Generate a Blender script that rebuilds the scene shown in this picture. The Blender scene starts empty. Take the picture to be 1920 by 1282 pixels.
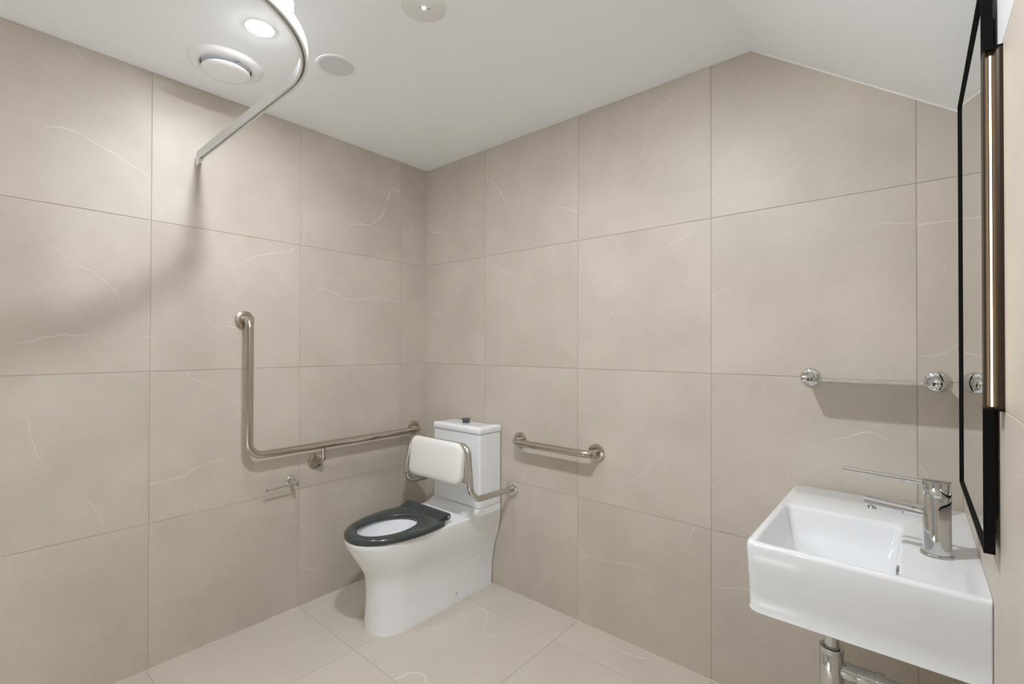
import bpy, bmesh, math, random
from mathutils import Vector, Matrix
random.seed(7)
PI = math.pi
sc = bpy.context.scene
COL = sc.collection

# ------------------------------------------------------------------ camera
F_PX, PX, PY = 885.3696, 952.5565, 643.5487
CAM = Vector((2.29088, -1.88983, 1.27480))
right = Vector((0.7583055, 0.6518951, 0.00235377))
up = Vector((0.00338739, -0.00755085, 0.99996575))
fwd = Vector((-0.65189055, 0.75827156, 0.00793408))
cd = bpy.data.cameras.new('camera'); cam = bpy.data.objects.new('camera', cd); COL.objects.link(cam)
m = Matrix((right, up, -fwd)).transposed().to_4x4(); m.translation = CAM
cam.matrix_world = m
cd.sensor_fit = 'HORIZONTAL'; cd.sensor_width = 36.0; cd.lens = 36.0 * F_PX / 1920
cd.shift_x = (960 - PX) / 1920; cd.shift_y = (PY - 641) / 1920
cd.clip_start = 0.01
sc.camera = cam

# ------------------------------------------------------------------ world, exposure, render look
w = bpy.data.worlds.new('world'); sc.world = w; w.use_nodes = True
w.node_tree.nodes['Background'].inputs[0].default_value = (0.9, 0.95, 1.0, 1)
w.node_tree.nodes['Background'].inputs[1].default_value = 0.3
sc.view_settings.view_transform = 'Standard'
sc.view_settings.look = 'None'
sc.view_settings.gamma = 1.0
sc.view_settings.use_curve_mapping = False
sc.view_settings.exposure = 0.61
sc.cycles.max_bounces = 10
sc.cycles.diffuse_bounces = 5
sc.cycles.glossy_bounces = 6
sc.cycles.transmission_bounces = 8
sc.cycles.sample_clamp_indirect = 20.0
sc.cycles.blur_glossy = 0.1
sc.cycles.use_adaptive_sampling = True
sc.cycles.adaptive_threshold = 0.05
sc.cycles.adaptive_min_samples = 16
sc.cycles.use_denoising = True
DOWNLIGHTS = [   # x, y, watts, label
    (0.597, -1.226, 4.5, 'glowing round recessed downlight between the exhaust vent and the curtain track'),
    (1.540, -1.226, 15.0, 'round recessed downlight beyond the curve of the curtain track'),
    (1.600, -2.350, 1.5, 'unseen round downlight added behind the camera as fill'),  # unseen extra lamp, added as weak fill
]
LIGHT_COL = (0.925, 0.955, 1.0)
LOBBY_FILL_WATTS = 120.0  # power of the added fill panel

# ------------------------------------------------------------------ dimensions
W = 2.400          # right wall
H = 2.364          # flat ceiling
YF = -3.10         # front wall
XPK = 1.847        # where the ceiling starts to slope
SL = (2.3649 - 1.9665) / (2.3889 - 1.8473)
def zc(x): return H if x <= XPK else H - SL * (x - XPK)
ROWS = [0.0, 0.5758, 1.1750, 1.7742, H + 0.01]

# ------------------------------------------------------------------ materials
def newmat(name):
    mt = bpy.data.materials.new(name); mt.use_nodes = True
    nt = mt.node_tree; b = nt.nodes['Principled BSDF']
    return mt, nt, b
def simple(name, col, rough=0.5, metal=0.0, spec=0.5, coat=0.0, bump=0.0, bscale=200.0, var=0.0, trans=0.0, ior=1.5):
    mt, nt, b = newmat(name)
    b.inputs['Base Color'].default_value = (*col, 1)
    b.inputs['Roughness'].default_value = rough
    b.inputs['Metallic'].default_value = metal
    b.inputs['Specular IOR Level'].default_value = spec
    b.inputs['Coat Weight'].default_value = coat
    b.inputs['Coat Roughness'].default_value = 0.04
    b.inputs['Transmission Weight'].default_value = trans
    b.inputs['IOR'].default_value = ior
    tc = nt.nodes.new('ShaderNodeTexCoord'); nz = nt.nodes.new('ShaderNodeTexNoise')
    nz.inputs['Scale'].default_value = bscale; nz.inputs['Detail'].default_value = 3
    nt.links.new(tc.outputs['Object'], nz.inputs['Vector'])
    if bump:
        bp = nt.nodes.new('ShaderNodeBump'); bp.inputs['Strength'].default_value = bump; bp.inputs['Distance'].default_value = 0.001
        nt.links.new(nz.outputs['Fac'], bp.inputs['Height']); nt.links.new(bp.outputs['Normal'], b.inputs['Normal'])
    if var:
        mr = nt.nodes.new('ShaderNodeMapRange')
        mr.inputs['To Min'].default_value = max(0.0, rough - var); mr.inputs['To Max'].default_value = rough + var
        nt.links.new(nz.outputs['Fac'], mr.inputs['Value']); nt.links.new(mr.outputs['Result'], b.inputs['Roughness'])
    return mt

def stone(name, base, dark, vein, rough):
    mt, nt, b = newmat(name); N = nt.nodes.new; L = nt.links.new
    tc = N('ShaderNodeTexCoord'); oi = N('ShaderNodeObjectInfo')
    sc3 = N('ShaderNodeVectorMath'); sc3.operation = 'SCALE'; sc3.inputs[0].default_value = (37.3, 51.7, 23.1)
    L(oi.outputs['Random'], sc3.inputs['Scale'])
    ad = N('ShaderNodeVectorMath'); ad.operation = 'ADD'
    L(tc.outputs['Object'], ad.inputs[0]); L(sc3.outputs[0], ad.inputs[1])
    def noise(s, d, r=0.55, dist=0.0):
        n = N('ShaderNodeTexNoise'); n.inputs['Scale'].default_value = s; n.inputs['Detail'].default_value = d
        n.inputs['Roughness'].default_value = r; n.inputs['Distortion'].default_value = dist
        L(ad.outputs[0], n.inputs['Vector']); return n
    cloud = noise(3.2, 3, 0.6, 0.0); fine = noise(170, 0, 0.5)
    mp = N('ShaderNodeMapRange'); mp.inputs['From Min'].default_value = 0.3; mp.inputs['From Max'].default_value = 0.7
    L(cloud.outputs['Fac'], mp.inputs['Value'])
    mx = N('ShaderNodeMix'); mx.data_type = 'RGBA'; mx.inputs['A'].default_value = (*dark, 1); mx.inputs['B'].default_value = (*base, 1)
    L(mp.outputs['Result'], mx.inputs['Factor'])
    # fine speckle
    fm = N('ShaderNodeMapRange'); fm.inputs['From Min'].default_value = 0.3; fm.inputs['From Max'].default_value = 0.7
    fm.inputs['To Min'].default_value = 0.98; fm.inputs['To Max'].default_value = 1.02
    L(fine.outputs['Fac'], fm.inputs['Value'])
    mu = N('ShaderNodeVectorMath'); mu.operation = 'SCALE'; L(mx.outputs['Result'], mu.inputs[0]); L(fm.outputs['Result'], mu.inputs['Scale'])
    # pale veins: two long wavering lines across each tile, each kept only along part of its length
    wob = noise(2.6, 1, 0.5); jit = noise(15, 1, 0.6)
    def math2(op, x, y):
        n = N('ShaderNodeMath'); n.operation = op
        for i, q in enumerate((x, y)):
            if isinstance(q, (int, float)): n.inputs[i].default_value = q
            else: L(q, n.inputs[i])
        return n.outputs[0]
    tot = None
    for k, (mul, base_a, wdt, gain) in enumerate(((7.31, 0.75, 0.0030, 0.58), (13.7, 1.75, 0.0022, 0.45))):
        rk = math2('FRACT', math2('MULTIPLY', oi.outputs['Random'], mul), 0.0)
        ang = math2('ADD', math2('MULTIPLY', rk, 1.1), base_a)
        ca, sa = math2('COSINE', ang, 0.0), math2('SINE', ang, 0.0)
        cv = N('ShaderNodeCombineXYZ'); L(ca, cv.inputs[0]); L(math2('MULTIPLY', ca, -1.0), cv.inputs[1]); L(sa, cv.inputs[2])
        dt = N('ShaderNodeVectorMath'); dt.operation = 'DOT_PRODUCT'; L(tc.outputs['Object'], dt.inputs[0]); L(cv.outputs[0], dt.inputs[1])
        off = math2('MULTIPLY', math2('SUBTRACT', math2('FRACT', math2('MULTIPLY', oi.outputs['Random'], mul * 5.7), 0.0), 0.5), 0.42)
        d = math2('SUBTRACT', dt.outputs['Value'], off)
        d = math2('ADD', d, math2('MULTIPLY', math2('SUBTRACT', wob.outputs['Fac'], 0.5), 0.34))
        d = math2('ADD', d, math2('MULTIPLY', math2('SUBTRACT', jit.outputs['Fac'], 0.5), 0.035))
        d = math2('ABSOLUTE', d, 0.0)
        r1 = N('ShaderNodeMapRange'); r1.interpolation_type = 'SMOOTHSTEP'
        r1.inputs['From Min'].default_value = 0.0; r1.inputs['From Max'].default_value = wdt
        r1.inputs['To Min'].default_value = gain; r1.inputs['To Max'].default_value = 0.0
        L(d, r1.inputs['Value'])
        mk = noise(3.1 + 1.7 * k, 0, 0.5)
        r2 = N('ShaderNodeMapRange'); r2.inputs['From Min'].default_value = 0.50; r2.inputs['From Max'].default_value = 0.64
        L(mk.outputs['Fac'], r2.inputs['Value'])
        v = math2('MULTIPLY', r1.outputs['Result'], r2.outputs['Result'])
        tot = v if tot is None else math2('MAXIMUM', tot, v)
    m2 = tot.node
    vx = N('ShaderNodeMix'); vx.data_type = 'RGBA'; vx.inputs['B'].default_value = (*vein, 1)
    L(m2.outputs[0], vx.inputs['Factor']); L(mu.outputs[0], vx.inputs['A'])
    L(vx.outputs['Result'], b.inputs['Base Color'])
    b.inputs['Roughness'].default_value = rough; b.inputs['Specular IOR Level'].default_value = 0.45
    return mt

def emit(name, col, s):
    mt, nt, b = newmat(name)
    b.inputs['Base Color'].default_value = (*col, 1)
    b.inputs['Emission Color'].default_value = (*col, 1); b.inputs['Emission Strength'].default_value = s
    return mt

M = {}
M['tile'] = stone('beige_stone_tile', (0.585, 0.531, 0.460), (0.502, 0.452, 0.386), (0.82, 0.78, 0.72), 0.42)
M['floor_tile'] = stone('beige_floor_tile', (0.595, 0.550, 0.476), (0.552, 0.507, 0.434), (0.82, 0.79, 0.73), 0.45)
M['grout'] = simple('warm_grey_grout', (0.45, 0.41, 0.36), 0.85, bump=0.2, bscale=400)
M['caulk'] = simple('pale_caulk', (0.66, 0.60, 0.52), 0.6, bump=0.05)
M['white_caulk'] = simple('white_caulk', (0.82, 0.80, 0.76), 0.6, bump=0.05)
M['paint'] = simple('white_ceiling_paint', (0.915, 0.937, 0.96), 0.75, spec=0.25, bump=0.04, bscale=500)
M['wall_paint'] = simple('pale_wall_paint', (0.66, 0.665, 0.665), 0.7, spec=0.25, bump=0.05, bscale=450)
M['fill_lobby_wall'] = simple('dark_fill_lobby_paint', (0.12, 0.12, 0.12), 0.7, bump=0.05, bscale=450)  # invented lobby walls, kept dark to limit frontal fill
M['bounce_floor'] = simple('fill_lobby_bounce_floor', (0.85, 0.85, 0.84), 0.5, bump=0.05)  # invented lobby floor, kept bright to bounce light up to the ceiling
M['ceramic'] = simple('white_glazed_ceramic', (0.895, 0.912, 0.935), 0.10, coat=0.5, bump=0.005, bscale=60)
M['basin_ceramic'] = simple('bright_white_glazed_ceramic', (0.75, 0.765, 0.78), 0.08, coat=0.5, bump=0.005, bscale=60)
M['seat'] = simple('dark_green_grey_plastic', (0.040, 0.051, 0.050), 0.17, coat=0.25, bump=0.02, bscale=160)
M['steel'] = simple('brushed_stainless_steel', (0.55, 0.50, 0.44), 0.19, metal=1.0)
M['steel_light'] = simple('satin_stainless_steel', (0.64, 0.63, 0.61), 0.17, metal=1.0)
M['chrome'] = simple('polished_chrome', (0.66, 0.665, 0.67), 0.035, metal=1.0)
M['vinyl'] = simple('white_padded_vinyl', (0.84, 0.825, 0.80), 0.48, bump=0.06, bscale=600)
M['button'] = simple('slate_grey_button_plastic', (0.085, 0.095, 0.108), 0.35, bump=0.02)
M['black'] = simple('black_powder_coat', (0.006, 0.006, 0.006), 0.6, spec=0.08, bump=0.05, bscale=900)
M['bronze'] = simple('dark_bronze_anodised', (0.040, 0.025, 0.013), 0.45, metal=0.2, spec=0.3, bump=0.03, bscale=900)
M['mirror'] = simple('mirror_silvering', (0.86, 0.885, 0.855), 0.0, metal=1.0)
M['glass'] = simple('clear_shelf_glass', (0.93, 0.97, 0.95), 0.0, trans=1.0, ior=1.5)
M['white_plastic'] = simple('white_plastic', (0.88, 0.88, 0.89), 0.4, bump=0.02)
M['track'] = simple('white_track_enamel', (0.78, 0.78, 0.775), 0.35, bump=0.02)
M['vent_shade'] = simple('vent_throat_shade', (0.05, 0.05, 0.055), 0.6, bump=0.1, bscale=120)  # shade of the vent recess put into the colour
M['mesh_grey'] = simple('pale_grey_speaker_mesh', (0.70, 0.705, 0.72), 0.7, bump=0.3, bscale=900)
M['plate_grey'] = simple('pale_grey_plate', (0.80, 0.80, 0.795), 0.6, bump=0.03)
M['dark'] = simple('black_plastic', (0.02, 0.02, 0.02), 0.5, bump=0.02)
M['led'] = emit('warm_led_strip', (1.0, 0.80, 0.55), 4.0)
M['led_em'] = emit('emergency_led', (0.85, 1.0, 0.93), 2.5)

# ------------------------------------------------------------------ mesh helpers
def mesh_obj(name, verts, faces, mat, parent=None, smooth=True, angle=40):
    me = bpy.data.meshes.new(name); me.from_pydata([tuple(v) for v in verts], [], faces)
    bm = bmesh.new(); bm.from_mesh(me); bmesh.ops.remove_doubles(bm, verts=bm.verts, dist=1e-6)
    bmesh.ops.recalc_face_normals(bm, faces=bm.faces); bm.to_mesh(me); bm.free()
    if smooth:
        me.polygons.foreach_set('use_smooth', [True] * len(me.polygons))
        me.set_sharp_from_angle(angle=math.radians(angle))
    me.materials.append(mat)
    o = bpy.data.objects.new(name, me); COL.objects.link(o)
    if parent is not None: o.parent = parent
    return o

class MB:
    """collects shapes into one mesh, in coordinates local to the parent"""
    def __init__(s): s.v = []; s.f = []
    def add(s, v, f):
        k = len(s.v); s.v += [Vector(q) for q in v]; s.f += [[i + k for i in q] for q in f]; return s
    def box(s, a, b, bev=0.0, seg=3):
        bm = bmesh.new(); bmesh.ops.create_cube(bm, size=1.0)
        for v in bm.verts:
            v.co = Vector([(a[i] + b[i]) / 2 + v.co[i] * (b[i] - a[i]) for i in range(3)])
        if bev: bmesh.ops.bevel(bm, geom=bm.edges[:], offset=bev, segments=seg, profile=0.5, affect='EDGES')
        bm.verts.index_update()
        s.add([v.co.copy() for v in bm.verts], [[v.index for v in f.verts] for f in bm.faces]); bm.free(); return s
    def prism(s, poly, axis, c0, c1):
        """poly: 2D points; axis: extrude axis; other two in xyz order"""
        def P(p, c):
            q = list(p); q.insert('xyz'.index(axis), c); return q
        n = len(poly); v = [P(p, c0) for p in poly] + [P(p, c1) for p in poly]
        f = [list(range(n)), list(range(n, 2 * n))] + [[i, (i + 1) % n, n + (i + 1) % n, n + i] for i in range(n)]
        return s.add(v, f)
    def loft(s, rings, cap0=True, cap1=True, closed=True):
        n = len(rings[0]); v = [p for r in rings for p in r]; f = []
        for k in range(len(rings) - 1):
            for i in range(n if closed else n - 1):
                j = (i + 1) % n
                f.append([k * n + i, k * n + j, (k + 1) * n + j, (k + 1) * n + i])
        if cap0: f.append(list(range(n)))
        if cap1: f.append(list(range((len(rings) - 1) * n, len(rings) * n)))
        return s.add(v, f)
    def lathe(s, prof, org, axis='z', n=40, cap0=True, cap1=True):
        """prof: (radius, height along axis)"""
        ax = Vector(axis) if not isinstance(axis, str) else {'x': Vector((1, 0, 0)), 'y': Vector((0, 1, 0)), 'z': Vector((0, 0, 1)),
              '-x': Vector((-1, 0, 0)), '-y': Vector((0, -1, 0)), '-z': Vector((0, 0, -1))}[axis]
        ax = ax.normalized()
        t = Vector((0, 0, 1)) if abs(ax.z) < 0.9 else Vector((1, 0, 0))
        u = ax.cross(t).normalized(); q = ax.cross(u)
        o = Vector(org)
        rings = [[o + ax * h + (u * math.cos(2 * PI * i / n) + q * math.sin(2 * PI * i / n)) * max(r, 1e-5) for i in range(n)] for r, h in prof]
        return s.loft(rings, cap0, cap1)
    def tube(s, path, r, n=20, cap=True):
        pts = [Vector(p) for p in path]; d = []
        for i in range(len(pts)):
            a = pts[max(i - 1, 0)]; b = pts[min(i + 1, len(pts) - 1)]; d.append((b - a).normalized())
        t = Vector((0, 0, 1)) if abs(d[0].z) < 0.9 else Vector((1, 0, 0))
        u = (t - d[0] * t.dot(d[0])).normalized(); rings = []
        for i, p in enumerate(pts):
            if i: u = (u - d[i] * u.dot(d[i])).normalized()
            q = d[i].cross(u)
            rings.append([p + (u * math.cos(2 * PI * k / n) + q * math.sin(2 * PI * k / n)) * r for k in range(n)])
        return s.loft(rings, cap, cap)
    def sweep(s, path, prof, upv=Vector((0, 0, 1))):
        """prof: (side, up) points swept along a path lying flat"""
        pts = [Vector(p) for p in path]; rings = []
        for i, p in enumerate(pts):
            a = pts[max(i - 1, 0)]; b = pts[min(i + 1, len(pts) - 1)]; d = (b - a).normalized()
            side = d.cross(upv).normalized()
            rings.append([p + side * x + upv * y for x, y in prof])
        return s.loft(rings)
    def build(s, name, mat, parent=None, smooth=True, angle=40):
        return mesh_obj(name, s.v, s.f, mat, parent, smooth, angle)

def fillet(pts, rads, seg=10):
    P = [Vector(p) for p in pts]; out = [P[0]]
    for i in range(1, len(P) - 1):
        r = rads[i - 1] if isinstance(rads, (list, tuple)) else rads
        a = (P[i - 1] - P[i]).normalized(); b = (P[i + 1] - P[i]).normalized()
        th = a.angle(b); tl = r / math.tan(th / 2)
        c = P[i] + (a + b).normalized() * (r / math.sin(th / 2))
        s0 = P[i] + a * tl; s1 = P[i] + b * tl; v0 = s0 - c; v1 = s1 - c
        ang = v0.angle(v1); ax = v0.cross(v1).normalized()
        for k in range(seg + 1):
            out.append(c + Matrix.Rotation(ang * k / seg, 3, ax) @ v0)
    out.append(P[-1]); return out

def thing(name, label, cat, loc=(0, 0, 0), group=None):
    o = bpy.data.objects.new(name, None); COL.objects.link(o); o.location = loc
    o.empty_display_size = 0.05
    o['label'] = label; o['category'] = cat
    if group: o['group'] = group
    return o
def struct(o, label=None):
    o['kind'] = 'structure'
    if label: o['label'] = label
    return o
def rel(o, *p):
    return tuple(p[i] - o.location[i] for i in range(3))

# ------------------------------------------------------------------ room shell
GAP = 0.0011; REC = 0.0016; TH = 0.007
def clip_top(poly, f):
    """keep the part of a (x, z) polygon below z = f(x)  (f: straight line)"""
    out = []
    for i in range(len(poly)):
        a, b = poly[i], poly[(i + 1) % len(poly)]
        ia, ib = a[1] <= f(a[0]), b[1] <= f(b[0])
        if ia: out.append(a)
        if ia != ib:
            da, db = f(a[0]) - a[1], f(b[0]) - b[1]; t = da / (da - db)
            out.append((a[0] + t * (b[0] - a[0]), a[1] + t * (b[1] - a[1])))
    return out
def tile_prism(poly, place, parent, mat, bev=0.0007):
    """poly in plane coords about its own centre, thin slab with a small bevel; place = (origin, ux, uy, un)"""
    cx = sum(p[0] for p in poly) / len(poly); cy = sum(p[1] for p in poly) / len(poly)
    o, ux, uy, un = place
    org = o + ux * cx + uy * cy
    def ring(inset, h):
        r = []
        n = len(poly)
        for i in range(n):
            a = Vector(poly[i - 1]); b = Vector(poly[i]); c = Vector(poly[(i + 1) % n])
            e1 = (b - a).normalized(); e2 = (c - b).normalized()
            n1 = Vector((-e1.y, e1.x)); n2 = Vector((-e2.y, e2.x))
            k = (n1 + n2); k = k / max(0.2, 1 + n1.dot(n2))
            q = b + k * inset
            r.append(ux * (q.x - cx) + uy * (q.y - cy) + un * h)
        return r
    area = sum(poly[i][0] * poly[(i + 1) % len(poly)][1] - poly[(i + 1) % len(poly)][0] * poly[i][1] for i in range(len(poly)))
    if area < 0: poly = poly[::-1]
    mb = MB().loft([ring(0, -TH), ring(0, -bev), ring(bev, 0)], cap0=True, cap1=True)
    t = mb.build('tile', mat, parent, smooth=False)
    t.location = org
    return t
def grid_tiles(us, vs, place, parent, mat, clip=None):
    for i in range(len(us) - 1):
        for j in range(len(vs) - 1):
            p = [(us[i] + GAP, vs[j] + GAP), (us[i + 1] - GAP, vs[j] + GAP), (us[i + 1] - GAP, vs[j + 1] - GAP), (us[i] + GAP, vs[j + 1] - GAP)]
            if clip:
                for c in clip: p = clip_top(p, c)
            if len(p) < 3: continue
            if max(q[0] for q in p) - min(q[0] for q in p) < 0.004 or max(q[1] for q in p) - min(q[1] for q in p) < 0.004: continue
            tile_prism(p, place, parent, mat)
V = Vector
# floor
fl = struct(MB().box((-0.1, YF - 0.1, -0.1), (W + 0.1, 0.1, -REC)).build('floor', M['grout'], smooth=False), 'beige stone tiled floor')
xs = [0.0015, 0.498, 1.098, 1.698, 2.298, W - 0.0015]; ys = [YF, -2.6, -2.0, -1.4, -0.7965, -0.2, -0.0015]
grid_tiles(xs, ys, (V((0, 0, 0)), V((1, 0, 0)), V((0, 1, 0)), V((0, 0, 1))), fl, M['floor_tile'])
# left wall
wl = struct(MB().box((-0.1, YF - 0.1, 0.0), (-REC, 0.1, H)).build('wall_left', M['grout'], smooth=False), 'beige tiled wall behind the grab rail')
ysl = [-0.0015, -0.1965, -0.7965, -1.3965, -1.9965, -2.5965, YF][::-1]
grid_tiles(ysl, ROWS[:-1] + [H], (V((0, 0, 0)), V((0, 1, 0)), V((0, 0, 1)), V((1, 0, 0))), wl, M['tile'])
# back wall
wb = struct(MB().prism([(-0.1, 0), (W + 0.1, 0), (W + 0.1, zc(W + 0.1)), (XPK, H), (-0.1, H)], 'y', REC, 0.1).build('wall_back', M['grout'], smooth=False), 'beige tiled wall behind the toilet and shelf')
slope = lambda x: H - SL * (x - XPK) - 0.0005
grid_tiles([0.0015, 0.4983, 1.0983, 1.6983, 2.2983, W - 0.001], ROWS, (V((0, 0, 0)), V((1, 0, 0)), V((0, 0, 1)), V((0, -1, 0))), wb, M['tile'],
           clip=[lambda x: H - 0.0005, slope])
# right wall: tiles to 1.766, painted plaster above
wr = struct(MB().box((W + REC, YF - 0.1, 0.0), (W + 0.1, 0.1, 1.764)).box((W + 0.0, YF - 0.1, 1.766), (W + 0.1, 0.1, zc(W) + 0.02)).build('wall_right', M['wall_paint'], smooth=False), 'tiled wall with painted top behind the mirror')
gr = MB().box((W + REC - 0.0004, YF, 0.001), (W + REC + 0.0004, -0.0015, 1.764)).build('grout_bed', M['grout'], wr, smooth=False)
grid_tiles([YF, -2.85, -2.25, -1.65, -1.05, -0.45, -0.0015], [0.0, 0.5758, 1.1750, 1.766], (V((W, 0, 0)), V((0, 1, 0)), V((0, 0, 1)), V((-1, 0, 0))), wr, M['tile'])
# front wall (behind the camera) with a doorway added to let in fill light
DX0, DX1, DZ = 0.55, 1.50, 2.10
wf = struct(MB().prism([(-0.1, 0), (DX0, 0), (DX0, DZ), (DX1, DZ), (DX1, 0), (W + 0.1, 0), (W + 0.1, zc(W + 0.1)), (XPK, H), (-0.1, H)], 'y', YF - 0.1, YF - REC).build('wall_front', M['grout'], smooth=False), 'beige tiled wall behind the camera with a doorway added for fill light')
PF = (V((0, YF, 0)), V((1, 0, 0)), V((0, 0, 1)), V((0, 1, 0)))
grid_tiles([0.0015, DX0 - 0.045], ROWS, PF, wf, M['tile'], clip=[lambda x: H - 0.0005])
grid_tiles([DX1 + 0.045, 1.9, W - 0.001], ROWS, PF, wf, M['tile'], clip=[slope])
grid_tiles([DX0 - 0.045, 1.05, DX1 + 0.045], [DZ + 0.045, H + 0.01], PF, wf, M['tile'], clip=[lambda x: H - 0.0005, slope])
dr = struct(MB().box((DX0 - 0.045, YF - 0.11, 0), (DX0, YF + 0.012, DZ + 0.045), 0.003).box((DX1, YF - 0.11, 0), (DX1 + 0.045, YF + 0.012, DZ + 0.045), 0.003).box((DX0 - 0.001, YF - 0.11, DZ), (DX1 + 0.001, YF + 0.012, DZ + 0.045), 0.003)
            .build('fill_doorway', M['wall_paint'], smooth=False), 'white frame of the doorway added to let fill light in')
LX0, LX1, LY, LH = -0.05, 2.4, -5.4, 2.5  # unseen lobby, made up as a box for the fill light
for nm, a_, b_, mt in (('floor_fill_lobby', (LX0, LY, -0.1), (LX1, YF - 0.1, 0.0), 'bounce_floor'), ('ceiling_fill_lobby', (LX0, LY, LH), (LX1, YF - 0.1, LH + 0.1), 'paint'),
                       ('wall_fill_lobby_left', (LX0 - 0.1, LY, 0), (LX0, YF - 0.1, LH), 'fill_lobby_wall'), ('wall_fill_lobby_right', (LX1, LY, 0), (LX1 + 0.1, YF - 0.1, LH), 'fill_lobby_wall'),
                       ('wall_fill_lobby_front', (LX0 - 0.1, LY - 0.1, 0), (LX1 + 0.1, LY, LH), 'fill_lobby_wall'),
                       ('wall_fill_lobby_back', (LX0 - 0.1, YF - 0.11, H + 0.1), (LX1 + 0.1, YF - 0.1, LH), 'wall_paint')):
    struct(MB().box(a_, b_).build(nm, M[mt], smooth=False))
lp = thing('lobby_fill_panel', 'long unseen fill panel added in the made-up lobby', 'fill light', (1.025, -3.34, LH))  # unseen lamp added to brighten the room through the doorway
MB().box((-0.62, -0.12, -0.02), (0.62, 0.12, 0.0), 0.003).build('panel_frame', M['white_plastic'], lp, smooth=False)
pl = bpy.data.lights.new('fill_panel_lamp', 'AREA'); pl.shape = 'RECTANGLE'; pl.size = 1.18; pl.size_y = 0.20; pl.energy = LOBBY_FILL_WATTS; pl.color = LIGHT_COL
po = bpy.data.objects.new('lamp', pl); COL.objects.link(po); po.parent = lp; po.location = (0, 0, -0.022)
# ceiling: flat part and slope, one plasterboard shell
ce = struct(MB().prism([(-0.1, H), (XPK, H), (W + 0.1, zc(W + 0.1)), (W + 0.1, zc(W + 0.1) + 0.1), (XPK, H + 0.1), (-0.1, H + 0.1)], 'y', YF - 0.1, 0.1)
            .build('ceiling', M['paint'], smooth=False), 'white plaster ceiling, flat with one sloping side')
# sealant beads
def bead(name, a, b, r, mat, lab):
    o = MB().tube([a, b], r, 8).build(name, mat); struct(o, lab); return o
bead('trim_1', (XPK, -0.001, zc(XPK) - 0.001), (W, -0.001, zc(W) - 0.001), 0.0035, M['white_caulk'], 'white sealant bead under the sloping ceiling')
bead('trim_2', (0.0, -0.0005, 0.0005), (W, -0.0005, 0.0005), 0.0024, M['caulk'], 'pale sealant bead where back wall meets floor')
bead('trim_3', (0.0005, YF, 0.0005), (0.0005, 0, 0.0005), 0.0024, M['caulk'], 'pale sealant bead where left wall meets floor')
bead('trim_4', (0.0005, -0.0005, 0.0), (0.0005, -0.0005, H), 0.0018, M['caulk'], 'pale sealant bead in the corner behind the toilet')
bead('trim_5', (W, -0.0005, 0.0), (W, -0.0005, zc(W)), 0.0018, M['caulk'], 'pale sealant bead in the corner beside the mirror')

# ------------------------------------------------------------------ toilet
CX = 0.44
def dring(z, yb, yf, wb_, wn, nose, n_side=10, n_nose=16, ex=2.2, rb=0.012):
    """D-shaped outline: straight back, sides, rounded nose towards -y"""
    pts = []; yn = yf + nose
    for k in range(n_side):
        t = k / n_side; s = t * t * (3 - 2 * t)
        pts.append((wb_ + (wn - wb_) * s, yb + (yn - yb) * t))
    for k in range(n_nose + 1):
        a = (PI / 2) * k / n_nose
        pts.append((wn * math.cos(a) ** (2 / ex), yn - nose * math.sin(a) ** (2 / ex)))
    full = [(CX + x, y) for x, y in pts] + [(CX - x, y) for x, y in pts[-2::-1]]
    return [V((x, y, z)) for x, y in full]
def smooth_levels(keys, n):
    out = []
    zs = [k[0] for k in keys]
    for i in range(n + 1):
        z = zs[0] + (zs[-1] - zs[0]) * i / n
        j = max(k for k in range(len(zs) - 1) if zs[k] <= z + 1e-9)
        t = (z - zs[j]) / (zs[j + 1] - zs[j])
        row = [z]
        for c in range(1, len(keys[0])):
            p0 = keys[max(j - 1, 0)][c]; p1 = keys[j][c]; p2 = keys[j + 1][c]; p3 = keys[min(j + 2, len(zs) - 1)][c]
            row.append(0.5 * ((2 * p1) + (-p0 + p2) * t + (2 * p0 - 5 * p1 + 4 * p2 - p3) * t * t + (-p0 + 3 * p1 - 3 * p2 + p3) * t ** 3))
        out.append(row)
    return out
toilet = thing('toilet', 'white ceramic close-coupled toilet with dark grey seat in the corner', 'toilet', (CX, -0.4, 0))
#        z     wb     wn     yf     nose
keys = [(0.000, 0.116, 0.118, -0.690, 0.135),
        (0.060, 0.117, 0.113, -0.686, 0.130),
        (0.120, 0.121, 0.109, -0.683, 0.126),
        (0.180, 0.130, 0.109, -0.684, 0.125),
        (0.240, 0.146, 0.119, -0.691, 0.150),
        (0.300, 0.165, 0.141, -0.722, 0.200),
        (0.350, 0.176, 0.158, -0.755, 0.245),
        (0.390, 0.181, 0.167, -0.776, 0.272),
        (0.418, 0.182, 0.171, -0.787, 0.285)]
YB = -0.006
rings = [dring(r[0], YB, r[3], r[1], r[2], r[4]) for r in smooth_levels(keys, 26)]
rings += [dring(0.4238, YB, -0.7865, 0.1812, 0.1702, 0.285), dring(0.4262, YB - 0.002, -0.7835, 0.1785, 0.1675, 0.284)]
BC = (CX, -0.590)
def opening(z, hw, hl, n_ref, cy=BC[1]):
    out = []
    for p in n_ref:
        a = math.atan2((p.y - cy), (p.x - CX))
        out.append(V((CX + hw * math.cos(a), cy + hl * math.sin(a), z)))
    return out
top = rings[-1]
inner = [opening(0.4262, 0.122, 0.160, top), opening(0.420, 0.119, 0.156, top), opening(0.395, 0.116, 0.152, top), opening(0.34, 0.108, 0.138, top),
         opening(0.28, 0.080, 0.105, top, -0.575), opening(0.235, 0.050, 0.066, top, -0.555), opening(0.225, 0.028, 0.04, top, -0.55)]
def T(rs, o): return [[p - o.location for p in r] for r in rs]
MB().loft(T(rings + inner, toilet)).build('pan', M['ceramic'], toilet, angle=38)
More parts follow.
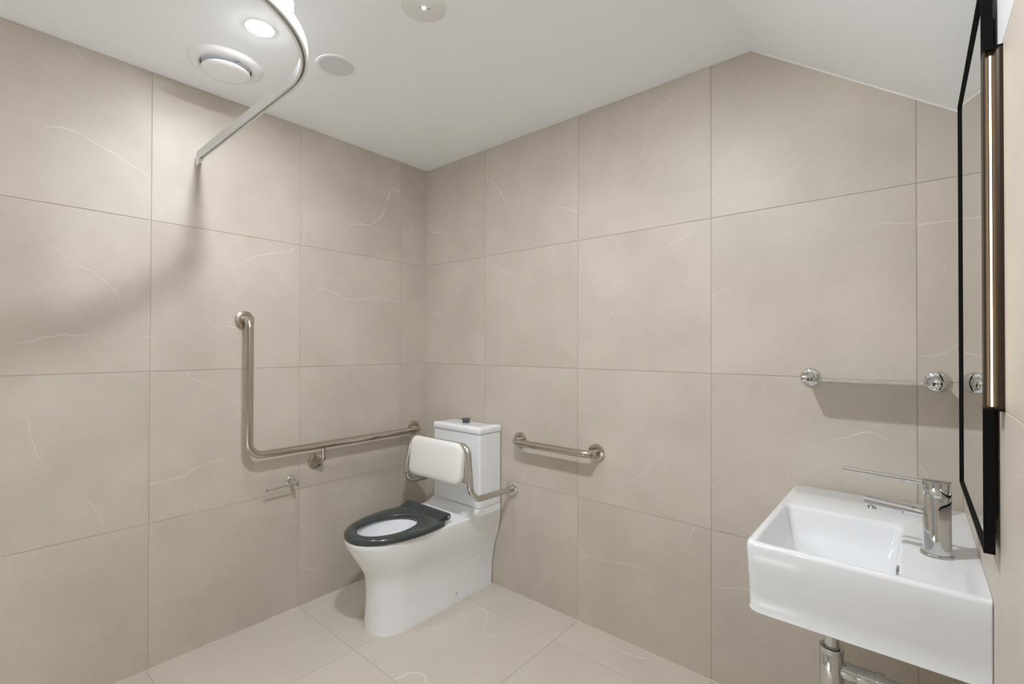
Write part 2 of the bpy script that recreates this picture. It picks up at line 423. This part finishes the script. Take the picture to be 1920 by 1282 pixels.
# raised step under the cistern, curving up from the shelf
st = []
for y, z in [(-0.24, 0.4245), (-0.215, 0.4268), (-0.195, 0.4315), (-0.180, 0.4385), (-0.171, 0.4475), (-0.165, 0.4490), (-0.008, 0.4490)]:
    st.append([V((CX - 0.1805, y, 0.418)), V((CX - 0.1805, y, z - 0.002)), V((CX - 0.1785, y, z)), V((CX + 0.1785, y, z)), V((CX + 0.1805, y, z - 0.002)), V((CX + 0.1805, y, 0.418))])
MB().loft(T(st, toilet)).build('cistern_step', M['ceramic'], toilet, angle=38)
def rrect(x0, x1, y0, y1, z, r, n=5, rback=0.003):
    out = []
    for (cx, cy, a0, rr) in [(x1 - r, y0 + r, -PI / 2, r), (x1 - rback, y1 - rback, 0, rback), (x0 + rback, y1 - rback, PI / 2, rback), (x0 + r, y0 + r, PI, r)]:
        for k in range(n + 1):
            a = a0 + (PI / 2) * k / n
            out.append(V((cx + rr * math.cos(a), cy + rr * math.sin(a), z)))
    return out
cis = [rrect(0.2625, 0.6185, -0.1615, -0.008, 0.4515, 0.012), rrect(0.2605, 0.6205, -0.1635, -0.007, 0.4535, 0.013),
       rrect(0.2600, 0.6200, -0.1640, -0.007, 0.60, 0.013), rrect(0.2600, 0.6200, -0.1640, -0.007, 0.8255, 0.013)]
MB().loft(T(cis, toilet)).build('cistern', M['ceramic'], toilet)
MB().loft(T([rrect(0.2635, 0.6165, -0.160, -0.009, 0.8250, 0.012), rrect(0.2635, 0.6165, -0.160, -0.009, 0.8285, 0.012)], toilet)).build('lid_gap_shade', M['dark'], toilet)  # black strip stands in for the shade in the joint under the lid
lid = MB().loft(T([rrect(0.2590, 0.6215, -0.1660, -0.006, 0.8280, 0.012), rrect(0.2575, 0.6230, -0.1675, -0.005, 0.8300, 0.013), rrect(0.2575, 0.6230, -0.1675, -0.005, 0.8540, 0.013),
                   rrect(0.2590, 0.6215, -0.1660, -0.006, 0.8590, 0.012), rrect(0.2640, 0.6165, -0.1610, -0.010, 0.8622, 0.010), rrect(0.30, 0.58, -0.13, -0.04, 0.8630, 0.008)], toilet)).build('cistern_lid', M['ceramic'], toilet, angle=50)
bx = rel(toilet, 0.436, -0.083, 0.8626)
b = MB().lathe([(0.0185, 0), (0.0185, 0.0150), (0.0185, 0.0175), (0.0255, 0.0190), (0.0264, 0.0215), (0.0258, 0.0240), (0.014, 0.0248)], bx, n=32).build('flush_button', M['button'], lid)
MB().lathe([(0.0200, 0), (0.0260, 0), (0.0260, 0.0016), (0.0200, 0.0022)], bx, n=32, cap0=False, cap1=False).build('button_ring', M['chrome'], lid)
# seat
def seat_outer(inset, z):
    """egg-shaped front, straight sides, square back with rounded corners; starts at the nose, runs round by the right side"""
    half = []; hw = 0.185 - inset; yb_ = -0.374 - inset; yn = -0.505; nose = 0.284 - inset; rc = 0.026
    for k in range(14):
        a = PI / 2 * k / 14
        half.append((hw * math.sin(a) ** 0.96, yn - nose * math.cos(a) ** 0.96))
    for k in range(10):
        t = k / 10; half.append((hw - 0.012 * t * t, yn + (yb_ - rc - yn) * t))
    hb = hw - 0.012
    for k in range(7):
        a = PI / 2 * k / 6
        half.append((hb - rc + rc * math.cos(a), yb_ - rc + rc * math.sin(a)))
    half.append(((hb - rc) * 0.5, yb_))
    L_ = [(CX + x, y) for x, y in half] + [(CX, yb_)] + [(CX - x, y) for x, y in half[:0:-1]]
    return [V((x, y, z)) for x, y in L_]
SEAT_A = [math.atan2(p.y + 0.586, p.x - CX) for p in seat_outer(0, 0)]
def seat_inner(grow, z, hw=0.108, hl=0.148):
    out = []
    for a in SEAT_A:
        out.append(V((CX + math.cos(a) * (hw + grow), -0.586 + math.sin(a) * (hl + grow), z)))
    return out
sr = [seat_outer(0.006, 0.4290), seat_outer(0.001, 0.4315), seat_outer(0.0, 0.436), seat_outer(0.0, 0.445), seat_outer(0.004, 0.4510), seat_outer(0.012, 0.4550), seat_outer(0.028, 0.4572),
      seat_inner(0.018, 0.4560), seat_inner(0.008, 0.4530), seat_inner(0.002, 0.4480), seat_inner(0.0, 0.442), seat_inner(0.002, 0.434), seat_inner(0.006, 0.430)]
sr.append(sr[0])
seat = MB().loft(T(sr, toilet), False, False).build('seat', M['seat'], toilet, angle=60)
MB().loft([[V(rel(toilet, CX - 0.004 + sx_ * w_, y_, z_)) for y_, z_ in ((-0.425, 0.440), (-0.425, 0.4545), (-0.400, 0.4575), (-0.375, 0.4660), (-0.350, 0.4740), (-0.346, 0.4700), (-0.346, 0.444))] for sx_, w_ in ((-1, 0.152), (-1, 0.1535), (1, 0.1535), (1, 0.152))]).build('hinge_plate', M['seat'], seat, angle=50)
MB().lathe([(0.0115, 0), (0.0155, 0.002), (0.0160, 0.006), (0.0160, 0.312), (0.0155, 0.316), (0.0115, 0.318)], rel(toilet, CX - 0.164, -0.350, 0.4600), 'x', 28).build('hinge_barrel', M['seat'], seat)
for sx in (-1, 1):
    MB().lathe([(0.0072, 0), (0.0072, 0.0015), (0.005, 0.0025), (0.002, 0.0025)], rel(toilet, CX - 0.005 + sx * 0.1585, -0.350, 0.4600), 'x' if sx > 0 else '-x', 20).build('hinge_pin', M['chrome'], seat)
for sx in (-1, 1):
    MB().lathe([(0.010, 0), (0.010, 0.005), (0.008, 0.007)], rel(toilet, CX + sx * 0.13, -0.365, 0.4255), 'z', 16).build('hinge_post', M['seat'], seat)
for x, y in ((CX + 0.108, -0.68), (CX - 0.108, -0.68), (CX + 0.148, -0.50), (CX - 0.148, -0.50)):
    MB().box(rel(toilet, x - 0.010, y - 0.016, 0.4255), rel(toilet, x + 0.010, y + 0.016, 0.4312), 0.002).build('seat_buffer', M['white_plastic'], seat)
# side cap and fixing screw on the flank (set just proud of the pan)
def pan_half(z, y):
    lv = smooth_levels(keys, 100); r = min(lv, key=lambda q: abs(q[0] - z))
    yn = r[3] + r[4]; t = (y - YB) / (yn - YB); t = min(max(t, 0), 1); s = t * t * (3 - 2 * t)
    return r[1] + (r[2] - r[1]) * s
for nm, y, z, r, h, mt in (('side_cap', -0.110, 0.180, 0.017, 0.0022, 'ceramic'), ('fixing_screw', -0.262, 0.045, 0.0068, 0.0035, 'chrome')):
    hw = pan_half(z, y)
    MB().lathe([(r, -0.004), (r, h * 0.5), (r * 0.85, h), (r * 0.4, h)], rel(toilet, CX + hw, y, z), Vector((1, 0, -0.15)), 24).build(nm, M[mt], toilet)

# ------------------------------------------------------------------ backrest
br = thing('padded_back_support', 'white padded backrest on a bent steel tube frame in front of the cistern', 'backrest', (CX, 0, 0.534))
FX = 0.2565
path = [(CX + FX, -0.004, 0.534), (CX + FX, -0.300, 0.545), (CX + 0.213, -0.283, 0.790), (CX - 0.213, -0.283, 0.790), (CX - FX, -0.300, 0.545), (CX - FX, -0.004, 0.534)]
MB().tube([V(p) - br.location for p in fillet(path, [0.060, 0.045, 0.045, 0.060], 12)], 0.0158, 22).build('tube_frame', M['steel_light'], br)
for sx in (-1, 1):
    MB().lathe([(0.039, 0.0), (0.039, 0.004), (0.036, 0.007), (0.026, 0.0085), (0.0165, 0.009)], rel(br, CX + sx * FX, -0.0005, 0.534), '-y', 36).build('wall_flange', M['steel_light'], br)
def cush(y, inset, bul=0.0):
    out = []; x0, x1, z0, z1 = 0.246 + inset, 0.640 - inset, 0.604 + inset, 0.804 - inset; r = max(0.044 - inset, 0.006)
    for cx, cz, a0 in [(x1 - r, z1 - r, 0), (x0 + r, z1 - r, PI / 2), (x0 + r, z0 + r, PI), (x1 - r, z0 + r, 1.5 * PI)]:
        for k in range(9):
            a = a0 + PI / 2 * k / 8
            z_ = cz + r * math.sin(a); out.append(V((cx + r * math.cos(a), y - 0.11 * (0.804 - z_), z_)) - br.location)
    return out
MB().loft([cush(-0.276, 0.006), cush(-0.277, 0.001), cush(-0.285, 0), cush(-0.296, 0.0), cush(-0.304, 0.003), cush(-0.310, 0.010), cush(-0.3135, 0.022), cush(-0.315, 0.045), cush(-0.3155, 0.08)]).build('cushion', M['vinyl'], br, angle=60)
MB().loft([[V(rel(br, x, y - 0.11 * (0.804 - z), z)) for x, z in ((0.232, 0.617), (0.650, 0.617), (0.650, 0.775), (0.232, 0.775))] for y in (-0.2705, -0.2750)]).build('back_plate', M['steel_light'], br)

# ------------------------------------------------------------------ grab rails
def flange(o, p, axis, r=0.0405, mat='steel'):
    return MB().lathe([(r, 0.0), (r, 0.007), (r * 0.965, 0.0095), (r * 0.80, 0.0118), (r * 0.62, 0.0128), (r * 0.56, 0.0112), (0.0170, 0.0112)], rel(o, *p), axis, 40).build('wall_flange', M[mat], o, angle=30)
lr = thing('grab_rail', 'L-shaped brushed steel grab rail on the left wall', 'grab rail', (0, -1.05, 0.79))
gx = 0.062
path = [(0.004, -1.051, 1.394), (gx, -1.051, 1.394), (gx, -1.051, 0.787), (gx, -0.0995, 0.787), (0.004, -0.0995, 0.791)]
MB().tube([V(p) - lr.location for p in fillet(path, [0.040, 0.062, 0.030], 12)], 0.0170, 22).build('rail_tube', M['steel'], lr)
flange(lr, (0.0, -1.051, 1.394), 'x'); flange(lr, (0.0, -0.0995, 0.7905), 'x')
p2 = [(gx, -0.702, 0.780), (gx, -0.702, 0.700), (0.004, -0.714, 0.700)]
MB().tube([V(p) - lr.location for p in fillet(p2, [0.028], 10)], 0.0095, 18).build('support_arm', M['steel'], lr)
flange(lr, (0.0, -0.714, 0.700), 'x', 0.038)
br2 = thing('grab_rail', 'short straight brushed steel grab rail on the back wall right of the toilet', 'grab rail', (0.976, 0, 0.798))
path = [(0.7535, -0.004, 0.798), (0.7535, -0.066, 0.798), (1.199, -0.066, 0.798), (1.199, -0.004, 0.798)]
MB().tube([V(p) - br2.location for p in fillet(path, [0.036, 0.036], 12)], 0.0170, 22).build('rail_tube', M['steel'], br2)
flange(br2, (0.7535, 0, 0.798), '-y'); flange(br2, (1.199, 0, 0.798), '-y')

# ------------------------------------------------------------------ toilet roll holder
tr = thing('toilet_roll_holder', 'small empty chrome toilet roll holder on the left wall', 'roll holder', (0, -0.84, 0.625))
MB().lathe([(0.0235, 0), (0.0235, 0.005), (0.021, 0.0075), (0.0125, 0.0085)], rel(tr, 0, -0.8395, 0.626), 'x', 32).build('wall_rosette', M['chrome'], tr)
MB().lathe([(0.0095, 0), (0.0095, 0.060), (0.0085, 0.0625), (0.004, 0.063)], rel(tr, 0.004, -0.8385, 0.6245), Vector((1, 0.06, -0.055)), 24).build('post', M['chrome'], tr)
MB().tube([rel(tr, 0.050, -0.836, 0.6205), rel(tr, 0.050, -0.9690, 0.6165)], 0.0038, 14).build('roll_rod', M['chrome'], tr)
MB().lathe([(0.0105, 0), (0.0105, 0.003), (0.008, 0.004)], rel(tr, 0.050, -0.9675, 0.6165), '-y', 20).build('rod_end_cap', M['chrome'], tr)

# ------------------------------------------------------------------ glass shelf
gs = thing('glass_shelf', 'clear glass shelf held between two round chrome posts on the back wall', 'shelf', (2.183, 0, 1.174))
for x in (2.0240, 2.3425):
    MB().lathe([(0.0305, 0), (0.0305, 0.005), (0.0290, 0.0085), (0.0240, 0.0115), (0.0130, 0.0135)], rel(gs, x, 0, 1.1755), '-y', 40).build('wall_rosette', M['chrome'], gs)
    MB().lathe([(0.0125, 0.008), (0.0125, 0.0125), (0.0118, 0.016), (0.0118, 0.110), (0.0110, 0.1140), (0.008, 0.1160), (0.001, 0.1160)], rel(gs, x, 0, 1.1740), '-y', 28).build('shelf_post', M['chrome'], gs)
MB().box(rel(gs, 2.0325, -0.1195, 1.1690), rel(gs, 2.3340, -0.012, 1.1785), 0.0006, 1).build('glass_plate', M['glass'], gs, smooth=False)

# ------------------------------------------------------------------ wash basin
bs = thing('wash_basin', 'white rectangular wall-hung wash basin beside the mirror', 'basin', (2.2, -0.34, 0.645))
X0, X1, Y0, Y1, ZT, ZB = 1.979, 2.3995, -0.652, -0.022, 0.810, 0.645
def brect(x0, x1, y0, y1, z, rl, rr=0.004, n=6):
    out = []
    for cx, cy, a0, rr_ in [(x1 - rr, y0 + rr, -PI / 2, rr), (x1 - rr, y1 - rr, 0, rr), (x0 + rl, y1 - rl, PI / 2, rl), (x0 + rl, y0 + rl, PI, rl)]:
        for k in range(n + 1):
            a = a0 + PI / 2 * k / n
            out.append(V((cx + rr_ * math.cos(a), cy + rr_ * math.sin(a), z)))
    return out
out_r = [brect(X0 + 0.020, X1, Y0 + 0.016, Y1 - 0.016, ZB, 0.026), brect(X0 + 0.006, X1, Y0 + 0.003, Y1 - 0.003, ZB, 0.032), brect(X0 + 0.0035, X1, Y0 + 0.0005, Y1 - 0.001, ZB + 0.0025, 0.032),
         brect(X0 + 0.004, X1, Y0 + 0.001, Y1 - 0.001, ZB + 0.006, 0.031), brect(X0 + 0.006, X1, Y0 + 0.003, Y1 - 0.003, ZB + 0.010, 0.030), brect(X0 + 0.004, X1, Y0 + 0.002, Y1 - 0.002, 0.69, 0.029), brect(X0 + 0.001, X1, Y0 + 0.0005, Y1 - 0.0005, 0.76, 0.028), brect(X0, X1, Y0, Y1, ZT - 0.009, 0.027),
         brect(X0 + 0.0025, X1, Y0 + 0.0025, Y1 - 0.0025, ZT - 0.003, 0.026), brect(X0 + 0.008, X1, Y0 + 0.008, Y1 - 0.008, ZT, 0.024)]
def bowl(x0, x1, y0, y1, z, r, n=6):
    out = []
    for cx, cy, a0 in [(x1 - r, y0 + r, -PI / 2), (x1 - r, y1 - r, 0), (x0 + r, y1 - r, PI / 2), (x0 + r, y0 + r, PI)]:
        for k in range(n + 1):
            a = a0 + PI / 2 * k / n
            out.append(V((cx + r * math.cos(a), cy + r * math.sin(a), z)))
    return out
bw = [bowl(1.996, 2.273, -0.637, -0.269, ZT, 0.018), bowl(1.9995, 2.2695, -0.6335, -0.2725, ZT - 0.0012, 0.017), bowl(2.0025, 2.2665, -0.6305, -0.276, ZT - 0.0045, 0.016), bowl(2.0045, 2.265, -0.6285, -0.279, ZT - 0.010, 0.016),
      bowl(2.012, 2.261, -0.622, -0.290, ZT - 0.045, 0.016), bowl(2.030, 2.252, -0.607, -0.325, ZT - 0.095, 0.020), bowl(2.060, 2.235, -0.575, -0.375, ZT - 0.128, 0.030), bowl(2.100, 2.170, -0.485, -0.415, ZT - 0.138, 0.034)]
MB().loft(T(out_r + bw, bs)).build('bowl', M['basin_ceramic'], bs, angle=45)
MB().lathe([(0.020, 0), (0.024, 0.001), (0.024, 0.003), (0.012, 0.005)], rel(bs, 2.135, -0.45, ZT - 0.1385), 'z', 28).build('drain_waste', M['chrome'], bs)
MB().box(rel(bs, 2.2590, -0.555, ZT - 0.034), rel(bs, 2.2650, -0.512, ZT - 0.022), 0.0015).build('overflow_slot', M['chrome'], bs)

# tap
tp = thing('basin_tap', 'chrome mixer tap with a long thin lever standing on the basin', 'tap', (2.3285, -0.452, ZT))
MB().lathe([(0.0295, 0), (0.0295, 0.004), (0.0280, 0.006), (0.0250, 0.0065)], rel(tp, 2.3285, -0.452, ZT), 'z', 40).build('base_ring', M['chrome'], tp)
MB().lathe([(0.0250, 0.006), (0.0250, 0.1320), (0.0246, 0.1330)], rel(tp, 2.3285, -0.452, ZT), 'z', 44).build('tap_body', M['chrome'], tp)
MB().lathe([(0.0240, 0.1325), (0.0250, 0.1342), (0.0250, 0.1640), (0.0246, 0.1652), (0.0225, 0.1658), (0.001, 0.1660)], rel(tp, 2.3285, -0.452, ZT), 'z', 44).build('tap_cap', M['chrome'], tp)
lv = fillet([rel(tp, 2.320, -0.452, 0.9680), rel(tp, 2.246, -0.452, 0.9715), rel(tp, 2.155, -0.452, 0.9755)], [0.3], 4)
MB().tube(lv, 0.0058, 16).build('lever', M['chrome'], tp)
MB().tube([rel(tp, 2.320, -0.452, 0.897), rel(tp, 2.198, -0.452, 0.9065)], 0.0112, 24).build('spout', M['chrome'], tp)
MB().lathe([(0.0092, 0), (0.0092, 0.007), (0.0080, 0.008), (0.0070, 0.006)], rel(tp, 2.2125, -0.452, 0.8965), '-z', 24).build('aerator', M['chrome'], tp)

# bottle trap
bt = thing('bottle_trap', 'chrome bottle trap and waste pipe under the basin', 'pipe', (2.131, -0.45, 0.40))
MB().lathe([(0.0165, 0), (0.0165, 0.130)], rel(bt, 2.131, -0.45, 0.516), 'z', 32).build('tail_pipe', M['chrome'], bt)
MB().lathe([(0.0180, 0), (0.0258, 0), (0.0262, 0.002), (0.0262, 0.011), (0.0258, 0.0125), (0.0180, 0.010)], rel(bt, 2.131, -0.45, 0.5115), 'z', 36, False, False).build('collar_nut', M['chrome'], bt)
MB().lathe([(0.018, 0), (0.0255, 0.004), (0.0258, 0.012), (0.0258, 0.142), (0.0250, 0.1435), (0.017, 0.1435)], rel(bt, 2.131, -0.45, 0.3675), 'z', 36).build('bottle', M['chrome'], bt)
MB().lathe([(0.0165, 0.020), (0.0165, 0.246)], rel(bt, 2.131, -0.45, 0.474), 'x', 28).build('outlet_pipe', M['chrome'], bt)
MB().lathe([(0.0200, 0.024), (0.0208, 0.027), (0.0208, 0.050), (0.0200, 0.0515)], rel(bt, 2.131, -0.45, 0.474), 'x', 28).build('outlet_nut', M['chrome'], bt)
MB().lathe([(0.0200, 0.053), (0.0206, 0.055), (0.0206, 0.086), (0.0200, 0.088)], rel(bt, 2.131, -0.45, 0.474), 'x', 28).build('outlet_nut', M['chrome'], bt)
MB().lathe([(0.0230, 0.088), (0.0235, 0.090), (0.0235, 0.104), (0.0230, 0.106)], rel(bt, 2.131, -0.45, 0.474), 'x', 28).build('outlet_ring', M['chrome'], bt)
MB().lathe([(0.036, 0), (0.036, 0.003), (0.028, 0.007), (0.017, 0.009)], rel(bt, W, -0.45, 0.474), '-x', 32).build('wall_rosette', M['chrome'], bt)

# ------------------------------------------------------------------ mirror
mr = thing('wall_mirror', 'tall black-framed rectangular mirror on the right wall above the basin', 'mirror', (2.39, -0.47, 0.92))
my0, my1, mz0, mz1 = -0.750, -0.185, 0.9265, 1.9080
mx0, mx1 = 2.3795, 2.3940
for a, b_ in (((mx0, my0, mz0), (mx1, my0 + 0.005, mz1)), ((mx0, my1 - 0.005, mz0), (mx1, my1, mz1)), ((mx0, my0 + 0.005, mz0), (mx1, my1 - 0.005, mz0 + 0.005)), ((mx0, my0 + 0.005, mz1 - 0.005), (mx1, my1 - 0.005, mz1))):
    MB().box(rel(mr, *a), rel(mr, *b_), 0.0004, 1).build('frame_bar', M['black'], mr, smooth=False)
MB().box(rel(mr, 2.3838, my0 + 0.004, mz0 + 0.004), rel(mr, 2.3900, my1 - 0.004, mz1 - 0.004)).build('mirror_glass', M['mirror'], mr, smooth=False)
MB().box(rel(mr, 2.3935, my0 + 0.03, mz0 + 0.06), rel(mr, W, my1 - 0.03, mz1 - 0.06)).build('hanging_batten', M['dark'], mr, smooth=False)

# LED wall bar beside the mirror
lb = thing('wall_light_bar', 'slim dark bronze vertical light bar with a glowing strip beside the mirror', 'wall light', (2.39, -0.80, 1.1745))
zb0, zb1 = 1.1745, 1.7600
poly = [(W, -0.782), (2.3770, -0.782), (2.3770, -0.806), (2.3795, -0.8095), (2.3835, -0.8040), (2.3880, -0.8040), (2.3925, -0.8095), (2.3955, -0.8115), (W, -0.8115)]
MB().prism([(x - lb.location.x, y - lb.location.y) for x, y in poly], 'z', zb0 + 0.004 - lb.location.z, zb1 - 0.004 - lb.location.z).build('housing', M['bronze'], lb, smooth=False)
for z0, z1 in ((zb0, zb0 + 0.004), (zb1 - 0.004, zb1)):
    MB().box(rel(lb, 2.3770, -0.8115, z0), rel(lb, W, -0.782, z1)).build('end_cap', M['black'], lb, smooth=False)
MB().box(rel(lb, 2.3846, -0.8056, zb0 + 0.006), rel(lb, 2.3870, -0.8036, zb1 - 0.012), 0.0006, 2).build('led_strip', M['led'], lb)

# ------------------------------------------------------------------ curtain track
ct = thing('curtain_track', 'white curved shower curtain track hung below the ceiling', 'curtain track', (0.0, -1.235, 2.077))
R = 0.355; xa = 0.855; yc = -1.235
pts = [(0.006, yc, 2.077)] + [(xa * k / 6, yc, 2.077) for k in range(1, 7)]
pts += [(xa + R * math.sin(a), yc - R + R * math.cos(a), 2.077) for a in [PI / 2 * k / 20 for k in range(1, 21)]]
pts += [(xa + R, yc - R - 0.2 * k, 2.077) for k in range(1, 8)]
pts.append((xa + R, YF + 0.004, 2.077))
prof = [(-0.010, 0.016), (-0.010, -0.016), (-0.0035, -0.016), (-0.0035, -0.008), (-0.0055, -0.008), (-0.0055, 0.004), (0.0055, 0.004), (0.0055, -0.008), (0.0035, -0.008), (0.0035, -0.016), (0.010, -0.016), (0.010, 0.016)]
MB().sweep([V(p) - ct.location for p in pts], prof).build('track_rail', M['track'], ct, angle=30)
lin = [(-0.0054, 0.0038), (-0.0054, -0.0078), (-0.0050, -0.0078), (-0.0050, 0.0034), (0.0050, 0.0034), (0.0050, -0.0078), (0.0054, -0.0078), (0.0054, 0.0038)]
MB().sweep([V(p) - ct.location for p in pts], lin).build('track_channel', M['mesh_grey'], ct, angle=30)
MB().box(rel(ct, 0.0, yc - 0.013, 2.050), rel(ct, 0.004, yc + 0.013, 2.096), 0.0015).box(rel(ct, 0.0, yc - 0.0125, 2.0585), rel(ct, 0.030, yc + 0.0125, 2.0615), 0.0008).build('wall_bracket', M['white_plastic'], ct)
eb = MB().box(rel(ct, 0.008, yc - 0.0125, 2.032), rel(ct, 0.036, yc - 0.0100, 2.062), 0.001).build('end_stop', M['white_plastic'], ct)
MB().box(rel(ct, 0.021, yc - 0.0130, 2.040), rel(ct, 0.024, yc - 0.0120, 2.052)).build('screw_slot', M['mesh_grey'], eb, smooth=False)
a = math.radians(52); hx, hy = xa + R * math.sin(a), yc - R + R * math.cos(a)
MB().lathe([(0.0065, 0.012), (0.0125, 0.014), (0.0125, 0.040), (0.0085, 0.050), (0.0080, 0.052)], rel(ct, hx, hy, 2.077), 'z', 24).build('hanger_socket', M['white_plastic'], ct)
MB().lathe([(0.0080, 0.050), (0.0080, H - 2.077 - 0.006)], rel(ct, hx, hy, 2.077), 'z', 20).build('hanger_rod', M['track'], ct)
MB().lathe([(0.0250, 0), (0.0250, 0.003), (0.012, 0.007)], rel(ct, hx, hy, H), '-z', 28).build('ceiling_plate', M['white_plastic'], ct)

# ------------------------------------------------------------------ ceiling fittings
def downlight(x, y, watts, label):
    d = thing('downlight', label, 'downlight', (x, y, H), 'recessed ceiling downlights')
    MB().lathe([(0.0415, 0.0), (0.0480, 0.0), (0.0470, 0.0014), (0.0435, 0.0020), (0.0415, 0.0014)], (0, 0, 0), '-z', 40, False, False).build('trim_ring', M['white_plastic'], d)
    lm = emit('downlight_diffuser', LIGHT_COL, watts / (PI * PI * 0.0405 ** 2))      # radiance of a small Lambertian disc of that power
    dm = [(0.0405, 0.0)] + [(0.0405 * math.cos(PI / 2 * k / 3), 0.0012 + 0.0044 * math.sin(PI / 2 * k / 3)) for k in range(4)]
    MB().lathe(dm, (0, 0, 0), '-z', 24, True, False).build('diffuser', lm, d)
    return d
for args in DOWNLIGHTS: downlight(*args)

vt = thing('exhaust_vent', 'round white ceiling exhaust vent with a lowered centre disc', 'vent', (0.272, -1.222, H))
MB().lathe([(0.0862, 0.0040), (0.0868, 0.0070), (0.0895, 0.0100), (0.0960, 0.0130), (0.1060, 0.0140), (0.1180, 0.0105), (0.1260, 0.0050), (0.1285, 0.0)], (0, 0, 0), '-z', 56, False, False).build('outer_ring', M['white_plastic'], vt)
MB().lathe([(0.0858, 0.0060), (0.0835, -0.0005), (0.001, -0.0005)], (0, 0, 0), '-z', 40, False, True).build('throat_shade', M['vent_shade'], vt)  # dark lining painted in place of shade inside the vent gap
MB().lathe([(0.0800, 0.0225), (0.0830, 0.0245), (0.0830, 0.0285), (0.0800, 0.0310), (0.060, 0.0330), (0.001, 0.0340)], (0, 0, 0), '-z', 48).build('centre_disc', M['white_plastic'], vt)
MB().lathe([(0.006, -0.002), (0.006, 0.020)], (0, 0, 0), '-z', 14).build('spindle', M['white_plastic'], vt)
for a in (0.3, 0.3 + 2 * PI / 3, 0.3 + 4 * PI / 3):
    c, s_ = math.cos(a), math.sin(a)
    MB().tube([(0, 0, -0.006), (0.078 * c, 0.078 * s_, -0.006)], 0.004, 8).build('vent_strut', M['mesh_grey'], vt)

sp = thing('ceiling_speaker', 'round pale grey flush ceiling cover beside the curtain track', 'speaker', (0.594, -0.940, H))
MB().lathe([(0.0640, 0.0), (0.0770, 0.0), (0.0765, 0.0025), (0.0715, 0.0038), (0.0660, 0.0030), (0.0640, 0.0015)], (0, 0, 0), '-z', 48, False, False).build('rim', M['white_plastic'], sp)
MB().lathe([(0.0650, 0.0003), (0.0650, 0.0016), (0.001, 0.0020)], (0, 0, 0), '-z', 44).build('grille', M['mesh_grey'], sp)

em = thing('emergency_light', 'round flat grey emergency light with a tiny lens on the ceiling', 'emergency light', (1.104, -0.927, H))
MB().lathe([(0.0720, 0.0), (0.0720, 0.0020), (0.0700, 0.0030), (0.001, 0.0032)], (0, 0, 0), '-z', 56).build('cover_plate', M['plate_grey'], em)
MB().lathe([(0.0055, 0.0028), (0.0053, 0.0055), (0.0040, 0.0080), (0.0005, 0.0090)], (0, 0, 0), '-z', 20).build('lens', M['led_em'], em)
for dx, dy in ((-0.0075, -0.0095), (0.008, 0.0105), (0.0105, 0.0138)):
    MB().lathe([(0.0016, 0.0030), (0.0016, 0.0040)], (dx, dy, 0), '-z', 12).build('indicator', M['dark'], em)
